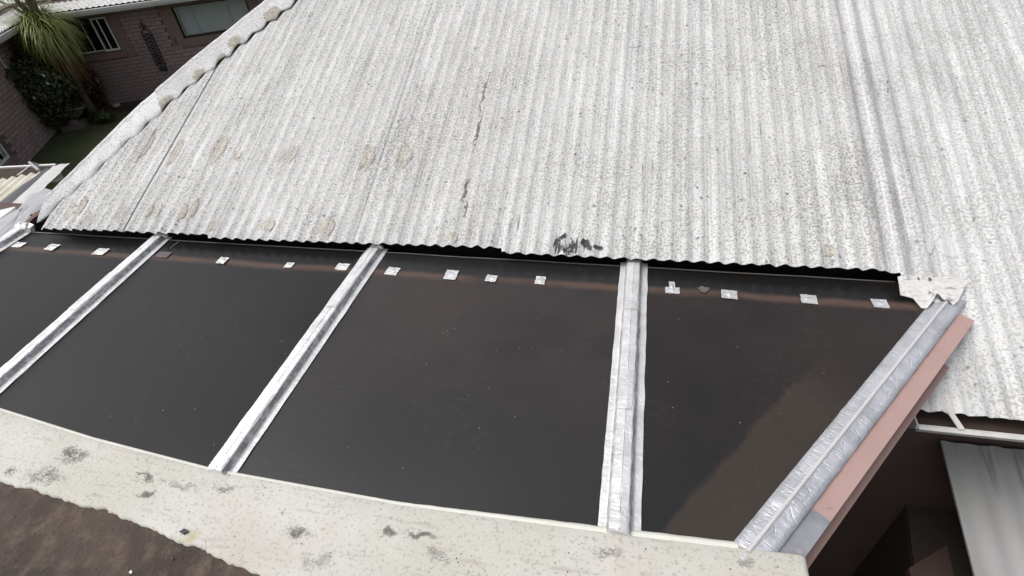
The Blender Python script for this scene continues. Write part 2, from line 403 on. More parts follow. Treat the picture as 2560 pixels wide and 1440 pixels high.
# hip line on the roof plane
HIPI = [onroof(*p) for p in [(92,562),(158,502),(225,447),(316,359),(392,292),(435,250),(532,172),(587,125),(650,75),(717,25),(742,4)]]
d = (HIPI[-1]-HIPI[-6]).normalized(); HIPI.append(HIPI[-1]+d*2.9)
HIPO = [onroof(*p, .055) for p in [(112,487),(165,437),(250,353),(330,273),(480,144),(656,4)]]
d2 = (HIPO[-1]-HIPO[-3]).normalized(); HIPO.append(HIPO[-1]+d2*2.9)
YTOP = 6.6
def hip_y(x):
    if x >= HIPI[-1].x: return YTOP
    for a, b in zip(HIPI, HIPI[1:]):
        if a.x <= x <= b.x: return a.y+(b.y-a.y)*(x-a.x)/(b.x-a.x)
    return HIPI[0].y-.02
LIFT = [.006, .0022, .003, .0016, .0025, .0018, .003]
XB = [onroof(90,577).x+.02, -3.01, -2.385, -1.50, -.615, -.085, .50, 1.165]
EAVE = [onroof(92,579), onroof(516,594), onroof(519,601), onroof(1246,629), onroof(1252,641), onroof(2250,688)]
def eave_y(x):
    if x < -2.385: a, b = EAVE[0], EAVE[1]
    elif x < -.615: a, b = EAVE[2], EAVE[3]
    else: a, b = EAVE[4], EAVE[5]
    return a.y+(b.y-a.y)*(x-a.x)/(b.x-a.x)+.020
def sheet(x0, x1, ylo, yhi, mat, lift=.0045, over=.03, rows=40, amp=1.0):
    n = max(4, int((x1+over-x0)/SHEETW*8)); top = []
    for j in range(rows+1):
        r = []
        for i in range(n+1):
            x = x0+(x1+over-x0)*i/n; lo, hi = ylo(min(x, x1)), yhi(x)
            y = lo+(hi-lo)*(j/rows)**1.15
            if j == 0: y += .006*nz(x, 0, 1, 30)
            h = corr(x)*amp*(1+1.1*math.exp(-(y-lo)/.10)) + und(x, y) + lift*(x-x0)/(x1-x0)
            r.append(off(Vector((x, y, planez(y))), h))
        top.append(r)
    m = MB(); m.grid(top)
    m.grid([[p-RN*.0022 for p in top[0]], top[0]])           # sheet edge thickness at the eave
    return m.build('roof_sheet', mat, house, True)
for i in range(7): sheet(XB[i], XB[i+1], eave_y, hip_y, M_roof, LIFT[i])
def lowe(x): return 1.625
XR = [1.345, 2.09, 2.78, 3.47, 4.16]
for i in range(4): sheet(XR[i], XR[i+1], lowe, lambda x: YTOP, M_roofr, lift=.006, amp=1.0)
# pale shallow joint strip between the two roof runs
rows = []
for j in range(61):
    r = []
    for i in range(33):
        x = 1.168+.205*i/32; y0 = 2.21 if x < 1.235 else 2.175; y = y0+(YTOP-y0)*(j/60)**1.2
        t = (x-1.168)/.205; h = .0125+.010*math.cos(2*math.pi*(t*2.15+.1))*(1-.25*t) - .004*t + und(x, y) + .002*nz(x, y, 5, 5)
        r.append(off(Vector((x, y, planez(y))), h))
    rows.append(r)
MB().grid(rows).build('joint_strip', M_joint, house, True)
sheet(1.19, 1.345, lowe, lambda x: 1.99, M_roofr, lift=.002, over=.012, rows=10)
# hip capping: lower piece coated with membrane, upper piece painted sheet
I = lerp_poly(HIPI, 150); O = lerp_poly(HIPO, 150)
def cap(i0, i1, nm, mat, flat):
    rows = []; skirt = []
    for k in range(i0, i1+1):
        a, b = I[k], O[k]; t = k*.13
        wob = nz(t, 2, 0, 3.2)
        a2 = a + (a-b).normalized()*(.012*nz(t, 0, 0, 5.5)+.015*math.sin(2*math.pi*a.x/SHEETW))
        hI = (.003 if flat else .0065)+(.7 if flat else .35)*corr(a2.x)+(.0 if flat else .003*abs(math.sin(math.pi*a2.x/SHEETW*.5)))
        pts = [off(a2, hI-.002), off(a2, hI)]
        for f, h in ((.12, .015), (.3, .025), (.5, .034), (.66, .042), (.74, .045), (.80, .049), (.86, .055), (.93, .057), (1, .053)):
            hb = h*(.88 if flat else 1)-.055*f
            pts.append(off(a2.lerp(b, f), hb+.003*wob+(.004*nz(t*2, f*3, 1, 3) if flat else .0025*nz(t*3, f*2, 7, 2))))
        rows.append(pts); skirt.append([pts[-1].copy(), pts[-1]*.5+b*.5+Vector((-.012, .004, -.02)), b+Vector((-.10, .01, -.10))])
    m = MB().grid(rows, flip=True); m.grid(skirt, flip=True)
    return m.build(nm, mat, house, True)
KM = 30
cap(0, KM, 'membrane_strip', M_memb, True); cap(KM, 149, 'hip_cap', M_cap, False)
# steep side slope of the hip, falling to the courtyard, and the back slope beyond the ridge
rows = []
for k in range(0, 150, 3):
    b = O[k]+Vector((-.06, .01, -.075)); n_ = 10
    rows.append([b+Vector((-1, 0, -.9))*((b.z+.3)/.9*i/n_)+Vector((0,0,.006*math.cos(2*math.pi*b.y/.15))) for i in range(n_+1)])
MB().grid(rows).build('side_roof_slope', M_cap, house)
MB().grid([[(-1.7, YTOP, planez(YTOP)), (4.2, YTOP, planez(YTOP))], [(-1.7, 11, -.2), (4.2, 11, -.2)]]).build('back_roof_slope', M_cap, house)
mb = MB(); mb.tube([(-1.7, YTOP, planez(YTOP)+.0), (4.2, YTOP, planez(YTOP)+.0)], .07, 10); mb.build('ridge_cap', M_cap, house, True)
# walls below the roof
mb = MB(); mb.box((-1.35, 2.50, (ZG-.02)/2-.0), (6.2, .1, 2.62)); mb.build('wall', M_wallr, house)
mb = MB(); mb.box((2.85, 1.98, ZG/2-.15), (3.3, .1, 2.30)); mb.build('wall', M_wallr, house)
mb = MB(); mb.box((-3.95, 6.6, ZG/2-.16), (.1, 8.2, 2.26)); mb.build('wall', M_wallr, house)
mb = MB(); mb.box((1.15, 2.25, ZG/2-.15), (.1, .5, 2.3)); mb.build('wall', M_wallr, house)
mb = MB(); mb.box((-1.3, 2.36, -.03), (5.3, .02, .14)); mb.build('eave_gap_shade', M_black, house)  # near-black strip put in as the shade of the eave gap
# sealant patches on fixings
def sheet_lift(x):
    for i in range(7):
        if XB[i] <= x < XB[i+1]: return LIFT[i]*(x-XB[i])/(XB[i+1]-XB[i])
    return .006*((x-1.4) % .69)/.69
def roofpatch(nm, px, py, a, b, mat, h=.003, seed=0):
    c = onroof(px, py); rows = []; nx, ny = 11, 7
    for i in range(nx):
        x = c.x - a + 2*a*i/(nx-1); e = math.sqrt(max(0.03, 1-((i/(nx-1))*2-1)**2*.97))
        lo = -b*e*(1+.75*nz(i, seed, 1, .7)); hi = b*e*(1+.75*nz(i, seed, 9, .7)); r = []
        for j in range(ny):
            y = c.y+(lo+(hi-lo)*j/(ny-1)); r.append(off(Vector((x, y, planez(y))), corr(x)+und(x, y)+sheet_lift(x)+h))
        rows.append(r)
    return MB().grid(rows, flip=True).build(nm, mat, house, True)
for k, (px, py, a, b) in enumerate([(178,532,.03,.05),(205,515,.028,.06),(222,548,.022,.05),(305,538,.026,.055),(372,530,.024,.055),(396,530,.02,.05),(456,532,.026,.06),(481,527,.026,.075),(535,562,.032,.035),(666,562,.045,.04),(815,566,.05,.055),
        (368,365,.026,.10),(440,382,.028,.09),(547,372,.05,.11),(595,389,.03,.035),(705,384,.02,.05),(732,382,.03,.06),(916,396,.052,.085),(1009,392,.055,.07),(1130,596,.03,.03),(2070,628,.03,.03)]):
    roofpatch('sealant_patch', px, py, a, b, M_seal, .003, k)
for k, (px, py, a, b) in enumerate([(2302,612,.05,.05),(2372,622,.04,.05)]): roofpatch('paint_patch', px, py, a, b, M_clean, .003, k+40)
roofpatch('tar_patch', 1416, 615, .068, .055, M_crack, .004, 70)
for k, (px, py, a, b) in enumerate([(1463,608,.022,.022),(1474,622,.012,.016),(1495,620,.024,.012),(1441,620,.006,.045),(1390,622,.006,.035)]): roofpatch('tar_patch', px, py, a, b, M_tar, .005, k+80)
# eave gutter at the right
g = [Vector((1.20, 0, 0)), Vector((4.2, 0, 0))]
prof = [(1.705,-.185),(1.700,-.255),(1.615,-.26),(1.575,-.222),(1.565,-.196),(1.552,-.192),(1.540,-.198),(1.552,-.226),(1.60,-.268),(1.71,-.265)]
gut = MB().grid([[Vector((x, a, b)) for a, b in prof] for x in (1.185, 4.2)]).build('gutter', M_dirtyw, house)
mb = MB(); mb.prism([(0,0),(1,0),(1,1),(0,1)], 0, 0) ; 
e = MB(); e.add([(1.184, a, b) for a, b in [(1.705,-.165),(1.70,-.265),(1.60,-.27),(1.545,-.205),(1.552,-.185)]]+[(1.178, a, b) for a, b in [(1.705,-.165),(1.70,-.265),(1.60,-.27),(1.545,-.205),(1.552,-.185)]], [(0,1,2,3,4),(9,8,7,6,5),(0,5,6,1),(1,6,7,2),(2,7,8,3),(3,8,9,4),(4,9,5,0)])
q = e.build('end_cap', M_dirtyw, gut)
MB().grid([[(1.19+.05*i, y, -.245+.012*nz(i*.7, y*30, 0, 1)+(.02 if y > 1.68 else 0)) for y in (1.59,1.62,1.65,1.68,1.70)] for i in range(61)], flip=True).build('gutter_shade_strip', M_soil_shade, gut, True)  # dark strip standing in for the eave shadow inside the gutter
for x in (1.325, 2.0, 2.7):
    q = MB().bar((x-.02, 1.70, -.175), (x+.01, 1.552, -.188), .022, .003).build('strap', M_dirtyw, gut)
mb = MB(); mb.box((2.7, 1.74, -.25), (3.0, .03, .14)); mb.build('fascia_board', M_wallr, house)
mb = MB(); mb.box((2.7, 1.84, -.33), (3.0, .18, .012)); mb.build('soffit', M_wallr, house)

# ================================================================ flat dark roof
flat = root('flat_roof', (-1.0, 1.5, -.08), 'low flat roof of glossy dark sheets with silver taped joints', 'roof')
YB, YF = 2.222, .80
BT = [(-3.79,-3.79,.125), (-2.752,-2.69,.125), (-1.343,-1.388,.125), (.060,.047,.134)]   # centre x at the back, at the front, width
def bx(i, y): a = BT[i]; return a[0]+(a[1]-a[0])*(YB-y)/(YB-.84)
E0 = Vector((.376, .851, 0)); ED = Vector((.614, .789, 0)); EP = Vector((.789, -.614, 0))
def epx(y): return E0.x + (y-E0.y)*ED.x/ED.y
for k in range(4):
    rows = []
    for j in range(15):
        y = YF+(YB-YF)*j/14; xa = bx(k, y)+.005; xb = (bx(k+1, y)-.005) if k < 3 else min(epx(y)+.04, 1.32+.0*y)
        r = []
        for i in range(13):
            x = xa+(xb-xa)*i/12
            r.append((x, y+(.006*nz(x, 1, k, 4) if j == 14 else 0), -.004*math.sin(math.pi*i/12)+.0015*nz(x, y, k, 2)))
        rows.append(r)
    m = MB().grid(rows); m.grid([[Vector(p)-Vector((0,0,.006)) for p in rows[-1]], rows[-1]], flip=True)
    m.build('roof_sheet', M_dark[k], flat, True)
# light lip of the sheets' back edge
for k in range(4):
    xa, xb = bx(k, YB)+.06, (bx(k+1, YB)-.06 if k < 3 else 1.24)
    m = MB(); rows = [[], [], []]
    for i in range(25):
        x = xa+(xb-xa)*i/24; y = YB+.004+.004*nz(x, 3, k, 3); rows[0].append((x, y-.007, .0015)); rows[1].append((x, y, .003)); rows[2].append((x, y+.001, -.008))
    m.grid(rows).build('edge_lip', plain('sheet edge %d' % k, (.12,.105,.095), .5), flat)
def strip(i):
    """cover strip over a joint: flat flanges, raised rounded box, crumpled foil"""
    W = BT[i][2]; rows = []; n = 70
    P = [(-.5,0.0),(-.5,.003),(-.35,.004),(-.31,.006),(-.26,.028),(-.23,.033),(-.02,.036),(-.012,.0362),(-.005,.032),(.002,.036),(.18,.034),(.21,.031),(.30,.007),(.34,.004),(.5,.003),(.5,0.0)]
    y1 = YB+.03; y0 = .83
    for j in range(n+1):
        y = y0+(y1-y0)*j/n; cx = bx(i, y); r = []
        for q, (u, h) in enumerate(P):
            ed = .004*nz(y, q, i, 9) if abs(u) > .4 else .0025*nz(y, q, i, 14)
            hh = h*(1 if j < n-1 else .85)
            r.append((cx+u*W+ed, y+(.012*nz(u*3, i, 0, 2) if j in (0, n) else 0), .002+hh+(.0022*nz(y, q*.7, i, 22) if h > .01 else 0)+(.006 if 0 else 0)))
        rows.append(r)
    m = MB().grid(rows); b = len(m.v); 
    m.f.append(tuple(range(b-len(P), b))); m.f.append(tuple(range(len(P)))[::-1])
    s = m.build('cover_strip', M_foil, flat, False); s.data.materials.append(M_side_refl); nq = len(P)-1
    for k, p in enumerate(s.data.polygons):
        if k < n*nq and (k % nq) in (3, 11): p.material_index = 1  # strip sides take the painted reflection
    return s
strips = [strip(i) for i in range(4)]
# tape laps and folded tape ends on the strips
def lap(i, y, hgt=.0022, L=.05, parent=None):
    W = BT[i][2]; P = [(-.25,.030),(-.23,.033),(-.1,.0345),(.0,.036),(.08,.035),(.15,.034),(.175,.031)]
    rows = [[(bx(i, yy)+u*W*1.03, yy+.008*nz(u*4, y, 0, 2), .002+h+hgt) for u, h in P] for yy in (y, y+L*.5, y+L)]
    return MB().grid(rows).build('tape_lap', M_foil, parent or strips[i], False)
for i, y, L in ((3,1.86,.11),(3,1.30,.20),(2,1.72,.24),(2,1.02,.16),(1,1.55,.3),(0,2.1,.12),(3,.835,.05),(2,.84,.05)): lap(i, y, .0022, L)
def endcap(i, s=1.0):
    c = Vector((bx(i, YB+.02), YB+.02, .018)); rows = []
    for a in range(9):
        th = math.pi*a/8-math.pi/2; r = []
        for b_ in range(14):
            ph = 2*math.pi*b_/14; k = 1+.28*nz(math.cos(ph)*1.5, math.sin(ph)*1.5+i*5, th, 1.6)
            r.append(c+Vector((.052*s*math.cos(th)*math.cos(ph)*k, .030*s*math.cos(th)*math.sin(ph)*k, .026*s*math.sin(th)*k)))
        rows.append(r)
    MB().grid(rows, closed=True).build('folded_tape_end', M_foil, strips[i], False)
endcap(1, .9); endcap(0, 1.35); endcap(2, .75)
# square tape patches over the fixings
def ppatch(px, py, w_, h_, mat=M_patch, sk=0.0, bulge=.005, nm='tape_patch', turn=0.0):
    c = hz(px, py, .002); rows = []; n = 8
    for j in range(n+1):
        r = []
        for i in range(n+1):
            u, v = i/n-.5, j/n-.5; q = math.hypot(u, v)
            x = u*w_+sk*v*h_+.0035*nz(v*3, px, 0, 1)*(abs(u) > .4); y = v*h_+.0035*nz(u*3, px, 5, 1)*(abs(v) > .4)
            x, y = x*math.cos(turn)-y*math.sin(turn), x*math.sin(turn)+y*math.cos(turn)
            r.append((c.x+x, c.y+y, .0035+bulge*math.exp(-(q/.16)**2)+.0012*nz(u*7+px, v*7, 0, 1)))
        rows.append(r)
    m = MB().grid(rows); bd = [p for p in rows[0]]
    m.grid([[(p[0],p[1],0) for p in rows[0]], rows[0]]); return m.build(nm, mat, flat, True)
for px, py, w_, h_ in [(47,612,.075,.05),(130,618,.07,.06),(252,629,.08,.06),(556,651,.055,.055),(723,663,.045,.045),(856,667,.07,.055),(981,678,.068,.062),(1128,687,.066,.075),(1228,696,.056,.05),(1351,701,.05,.06),(1823,736,.07,.06),(2022,748,.068,.06),(2200,759,.064,.056)]:
    ppatch(px, py, w_, h_, turn=rnd.uniform(-.08, .08))
ppatch(1681, 726, .066, .044); ppatch(1680, 717, .028, .075, bulge=.009)
ppatch(408, 637, .085, .055, plain('faded mauve tape', (.11,.085,.085), .5), bulge=.001)
ppatch(437, 612, .007, .07, plain('old sealant line', (.12,.12,.12), .6), bulge=.001, turn=-.15)
ppatch(922, 629, .03, .03)
m = MB(); c = hz(1757, 723, .003)
ol = [(-.03,.012),(-.018,.006),(-.012,.02),(0,.024),(.012,.014),(.03,.016),(.026,-.006),(.008,-.026),(-.008,-.02),(-.016,-.004)]
m.prism([(c.x+a, c.y+b) for a, b in ol], .002, .004); m.build('torn_tape', plain('dull torn tape', (.13,.125,.12), .5, .2), flat)
# slanted taped edge at the right
def eb(t, s, z): return E0 + ED*t + EP*s + Vector((0,0,z))
TL = 1.66
def ribbon(nm, prof, mat, t0=0.0, t1=TL, n=90, wr=.0, parent=flat, sm=True, jag=.0):
    rows = []
    for j in range(n+1):
        t = t0+(t1-t0)*j/n; r = []
        for q, (s, z) in enumerate(prof):
            ed = jag*nz(t, q, 3, 13) if q in (0, len(prof)-1) else 0
            r.append(eb(t, s+ed, z+wr*nz(t, s*2, 1, 26)+wr*.8*nz(t*1.0, s*.3, 8, 55)))
        rows.append(r)
    return MB().grid(rows, flip=False).build(nm, mat, parent, sm)
es = ribbon('edge_tape', [(.0,.0),(.0,.006),(.02,.008),(.036,.011),(.045,.015),(.054,.013),(.068,.011),(.085,.010),(.105,.009),(.105,.0)], M_foil_e, -.01, TL+.04, 160, .0024, jag=.004)
ribbon('seam_bead', [(.040,.010),(.042,.0185),(.047,.0205),(.052,.0185),(.054,.010)], M_seam, .02, TL-.02, 60, .0012, parent=es)
pk = ribbon('edge_board', [(.095,-.012),(.095,-.001),(.166,-.003),(.166,-.045),(.15,-.045)], M_pinkb, -.02, TL-.085, 30, .0006, sm=False)
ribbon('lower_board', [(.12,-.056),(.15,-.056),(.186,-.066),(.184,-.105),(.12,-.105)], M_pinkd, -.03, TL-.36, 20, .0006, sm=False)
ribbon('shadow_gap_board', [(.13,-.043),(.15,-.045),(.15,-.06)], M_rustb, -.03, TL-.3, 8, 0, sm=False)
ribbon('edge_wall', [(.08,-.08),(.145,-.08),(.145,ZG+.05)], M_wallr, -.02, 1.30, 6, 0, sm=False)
mb = MB(); mb.add([eb(.0,.1,.001), eb(.005,.13,.001), eb(.055,.128,.0015), eb(.045,.10,.0015), eb(.05,.112,.0015)], [(0,1,2,4,3)]); mb.build('tar_smear', M_tar, flat)
# torn white membrane at the back corner
ring = [(2236,709),(2254,706),(2300,712),(2392,714),(2408,724),(2396,752),(2384,760),(2345,738),(2320,766),(2306,765),(2283,745),(2250,739),(2243,722)]
def mz(p, k): return Vector((p.x, p.y, max(planez(p.y)+.016, .012)+.003*nz(p.x*3, p.y*3, k, 4)))
m = MB(); P = [hz(a, b, .022) for a, b in ring]; ctr = sum(P, Vector())/len(P)
rows = [[mz(ctr.lerp(p, f), f) for p in P] for f in (1, .8, .6, .4, .2, .02)]
m.grid(rows, closed=True, flip=True); m.grid([[p-Vector((0,0,.004)) for p in rows[0]], rows[0]], closed=True); m.build('torn_membrane', M_torn, flat, True)
roofpatch('rusty_bare_patch', 2306, 702, .028, .012, M_rustb, .012, 90)
# bright trim where the sheets meet the parapet
FAR = [(-5.5,1.40),(-4.2,1.20),(-2.555,.966),(-2.0,.895),(-1.41,.842),(-.68,.824),(-.01,.836),(.384,.850),(.60,.856)]
fp = [Vector((a, b, 0)) for a, b in FAR]
def far_y(x):
    for a, b in zip(FAR, FAR[1:]):
        if a[0] <= x <= b[0]: return a[1]+(b[1]-a[1])*(x-a[0])/(b[0]-a[0])
    return FAR[-1][1]
rows = []
for j in range(121):
    x = -2.6+3.0*j/120; y = far_y(x); wd = .003+.013*max(0, min(1, (x+.9)/.9)); jj = .002*nz(x, 0, 0, 20)
    rows.append([(x, y+wd+jj, .002), (x, y+wd+jj, .010), (x, y+.002, .017), (x, y-.01, .013)])
MB().grid(rows).build('edge_trim', plain('yellowed white trim', (.70,.70,.63), .5, 0, .12), flat, True)

# ================================================================ parapet and deck in the foreground
par = root('parapet_wall', (-1.5, .7, -2.6), 'broad cream-white painted parapet top with black mould stains in the foreground', 'parapet')
NEAR = [(-5.5,.98),(-4.0,.86),(-2.225,.677),(-1.65,.632),(-1.05,.535),(-.5,.42),(.2,.25),(.60,.15)]
def near_y(x):
    for a, b in zip(NEAR, NEAR[1:]):
        if a[0] <= x <= b[0]: return a[1]+(b[1]-a[1])*(x-a[0])/(b[0]-a[0])
    return NEAR[-1][1]
rows = []; n = 520
for j in range(n+1):
    x = -5.5+6.085*j/n; yf = far_y(x); yn = near_y(x)+.010*nz(x, 0, 0, 9)+.007*nz(x, 1, 0, 34)+.005*nz(x, 2, 0, 90)
    r = [(x, yf, -.12), (x, yf+.0015*nz(x, 0, 4, 15), .010), (x, yf-.006, .0145)]
    for f in (.1, .2, .32, .36, .5, .65, .8, .93): r.append((x, yf-.006+(yn-yf)*f, .0145-(.004 if f > .34 else 0)+.002*nz(x, f*.6, 0, 8)+.0012*nz(x, f, 2, 30)))
    r += [(x, yn+.004, .0075), (x, yn, .0035), (x, yn, -.03)]
    rows.append(r)
m = MB().grid(rows); L = len(rows[0]); m.f.append(tuple(n*L+i for i in range(L))); m.build('coping', M_coping, par, True)
mb = MB(); mb.box((-2.45, .62, -1.36), (6.06, .34, 2.46)); mb.build('wall', M_plaster, par)
deck = MB(); rows = [[(-6+.0+6.57*i/60, -2.5+3.35*j/40 if j < 40 else .80, .0022*nz(i*.3, j*.3, 0, 1.2)+.0015*nz(i, j, 3, .9)) for i in range(61)] for j in range(41)]
rows = [[(p[0], min(p[1], near_y(p[0])+.06), p[2]) for p in r] for r in rows]
deck.grid(rows); deck.grid([[(p[0], p[1], -.2) for p in rows[0]], rows[0]])
s0 = [r[-1] for r in rows]; deck.grid([s0, [(p[0], p[1], -.2) for p in s0]])
dk = deck.build('deck_slab', M_deck, None, True); tag(dk, 'brown dusty concrete deck at the bottom left corner below the parapet', 'deck')
mb = MB(); mb.box((-2.8, -1.0, -1.42), (6.3, 2.6, 2.36)); 
tag(mb.build('deck_base', M_plaster), 'brown plastered wall base carrying the dusty deck', 'wall')
# litter on deck and parapet
def bit(nm, px, py, s, mat, lab, z=.016):
    c = hz(px, py, z); k = rnd.random()*6; ol = []
    for i in range(8):
        a = i/8*2*math.pi; r_ = s*(.6+.5*rnd.random())*(1 if i % 4 else 1.5); ol.append((c.x+r_*math.cos(a+k), c.y+.5*r_*math.sin(a+k)))
    m = MB().prism(ol, z-.002, z+.003)
    return tag(m.build(nm, mat), lab, 'litter')
bit('dry_leaf', 460, 1330, .016, M_tar, 'blackened dry leaf lying on the cream parapet')
bit('pebble', 328, 1431, .008, M_white, 'small white chip lying on the brown deck', .003)
bit('dry_leaf', 430, 1397, .008, M_tar, 'small dark leaf scrap on the brown deck', .003)

# ================================================================ lower lean-to and yard at the right
yard = MB(); yard.grid([[(x, y, ZG+.006) for x in (.75, 3, 7)] for y in (-4, 0, 1.93)]); yd = tag(yard.build('paving', M_pave), kind='structure')
k = 0
for i in range(6):
    for j in range(6):
        x = .85+.46*i+.02; y = -.9+.46*j
        if y+.22 > 1.9: continue
        m = MB(); m.box((x+.22, y+.22, ZG+.018+.004*rnd.random()), (.44, .44, .03)); m.build('paving_slab', M_pave, yd)
low = root('lean_to_roof', (2.3, 1.9, ZG), 'lower grimy white sheet roof under the gutter at the bottom right', 'roof')
def lowz(y): return -.72+.32*(y-1.9)
rows = []
for j in range(31):
    y = 1.905-2.0*j/30; rows.append([(1.585+2.0*i/140 + .0, y+(.006*nz(i*.2,0,0,1) if j == 0 else 0), lowz(y)+.0045*math.cos(2*math.pi*(2.0*i/140)/.11)) for i in range(141)])
m = MB().grid(rows, flip=True); m.grid([[(r[0][0], r[0][1], r[0][2]-.012) for r in rows], [r[0] for r in rows]], flip=True); m.build('roof_sheet', M_low, low, True)
mb = MB(); mb.box((2.6, 1.87, -.80), (1.9, .05, .09)); mb.build('support_beam', M_wallr, low)
for y in (-.0,): 
    mb = MB(); mb.box((1.70, y, (lowz(y)+ZG)/2-.03), (.08, .08, lowz(y)-ZG-.08)); mb.build('post', M_wallr, low)
for y in (.2, 1.1): 
    mb = MB(); mb.box((2.62, y, lowz(y)-.055), (1.9, .05, .07)); mb.build('rafter', M_wallr, low)
store = root('yard_store', (1.6, 1.2, ZG), 'dim brown flat-topped store in the dark yard below the slanted edge', 'store')
tp = [hz(a, b, -1.35) for a, b in [(2262,1236),(2350,1152),(2470,1180),(2500,1460),(2292,1460)]]
m = MB(); m.prism([(p.x, p.y) for p in tp][::-1], ZG, -1.38); m.build('store_body', M_pave, store)
m = MB(); m.prism([(p.x, p.y) for p in tp][::-1], -1.37, -1.35); m.build('store_top', M_pave, store)
tp = [hz(a, b, -1.3) for a, b in [(2272,1420),(2368,1362),(2392,1470),(2290,1490)]]
m = MB(); m.prism([(p.x, p.y) for p in tp][::-1], -1.348, -1.3); m.build('loose_board', M_wallr, store)

# ================================================================ small cream porch roof and flashings at the left
MV = Vector((-.4715, .8819, 0)); UV = Vector((.8819, .4715, 0))
porch = root('porch_roof', (-5.3, 3.0, ZG), 'small cream corrugated porch roof at the left edge behind the flat roof', 'roof')
pe = hz(112, 429, -.26)                                      # a point of the far (gutter) edge
def pp(a, b, h=0): return pe + UV*a + MV*b + Vector((0,0,-.07*b+h))
rows = []
for j in range(25):
    b = -2.2*j/24; rows.append([pp(-3.2+3.35*i/360, b, .013*math.cos(2*math.pi*(3.35*i/360)/.0755)+.002*nz(i*.05, j*.2, 0, 1)) for i in range(361)])
m = MB().grid(rows, flip=True); m.grid([[p-Vector((0,0,.004)) for p in rows[0]], rows[0]]); m.build('roof_sheet', M_cream, porch, True)
def pstrip(nm, a0, a1, b0, b1, h, mat, wid=0.0):
    rows = [[pp((a0+wid*j/12*-1)+(a1-a0+wid*j/12)*i/4+.01*nz(j, 2, i, .6)*(i in (0, 4)), b1+(b0-b1)*j/12, h+(.010 if i == 2 else 0)+.003*nz(i, j, 0, .7)) for i in range(5)] for j in range(13)]
    return MB().grid(rows, flip=True).build(nm, mat, porch, True)
pstrip('bitumen_strip', .0, .065, -2.0, .0, .020, M_lead, .20)
pstrip('white_flashing', .065, .205, -.95, .03, .026, M_dirtyw)
gp0, gp1 = hz(-60, 420, -.30), hz(141, 410, -.30)
gv = (gp1-gp0).normalized(); gs = Vector((-gv.y, gv.x, 0))
rows = [[p+gs*a+Vector((0,0,z)) for a, z in ((-.11,-.13),(-.02,-.13),(.0,-.03),(.008,.0),(-.004,.006),(-.016,.0),(-.012,-.02))] for p in (gp0-gv*.5, gp1)]
pg = MB().grid(rows).build('gutter', M_white, porch)
MB().grid([[p+gs*a+Vector((0,0,-.018+.0*a)) for a in (-.35,-.014)] for p in (gp0-gv*.5, gp1)]).build('gutter_shade_strip', M_soil_shade, pg)  # dark sheet put in as the shade inside the porch gutter
MB().tube([gp0.lerp(gp1, .78)+Vector((0,0,.0)), gp0.lerp(gp1, .76)+gs*(-.05)+Vector((0,0,.05)), pp(-.02, -.03, .03)], .012, 6).build('strap', M_zinc, pg)
MB().bar(gp0.lerp(gp1, .66)+Vector((0,0,-.01)), gp0.lerp(gp1, .66)+gs*(-.16)+Vector((0,0,-.02)), .02, .006).build('strap', M_zinc, pg)
# grey apron flashing between porch and flat roof
ring = [(-60,575),(0,543),(45,522),(78,486),(100,478),(112,470),(140,478),(122,505),(90,530),(62,556),(30,575),(0,600),(-60,640)]
m = MB(); P = [hz(a, b, .035) for a, b in ring]; ctr = sum(P, Vector())/len(P)
rows = [[ctr.lerp(p, f)+Vector((0,0,.012*nz(p.x*2, p.y*2, f*3, 2)+.02*(1-f))) for p in P] for f in (1, .75, .5, .25, .02)]
m.grid(rows, closed=True, flip=True); m.grid([[p-Vector((0,0,.02)) for p in rows[0]], rows[0]], closed=True)
ap = m.build('apron_flashing', M_zinc); tag(ap, 'bent grey metal apron flashing between the porch roof and the flat roof', 'flashing')
bl = hz(-30, 540, .06)
m = MB(); P = [hz(a, b, .05) for a, b in [(-60,560),(0,525),(38,516),(30,524),(0,546),(-60,585)]]; m.add(P+[p-Vector((0,0,.015)) for p in P], [(5,4,3,2,1,0)]+[(i,(i+1)%6,(i+1)%6+6,i+6) for i in range(6)])
tag(m.build('white_offcut', M_white), 'bright white sheet offcut at the left edge above the grey flashing', 'offcut')
m = MB(); P = [hz(a, b, .045) for a, b in [(58,560),(88,530),(101,527),(100,535),(84,545),(62,566)]]; m.add(P+[p-Vector((0,0,.03)) for p in P], [(5,4,3,2,1,0)]+[(i,(i+1)%6,(i+1)%6+6,i+6) for i in range(6)])
tag(m.build('rusty_offcut', M_rustb), 'rusty brown scrap wedged under the foot of the hip', 'offcut')

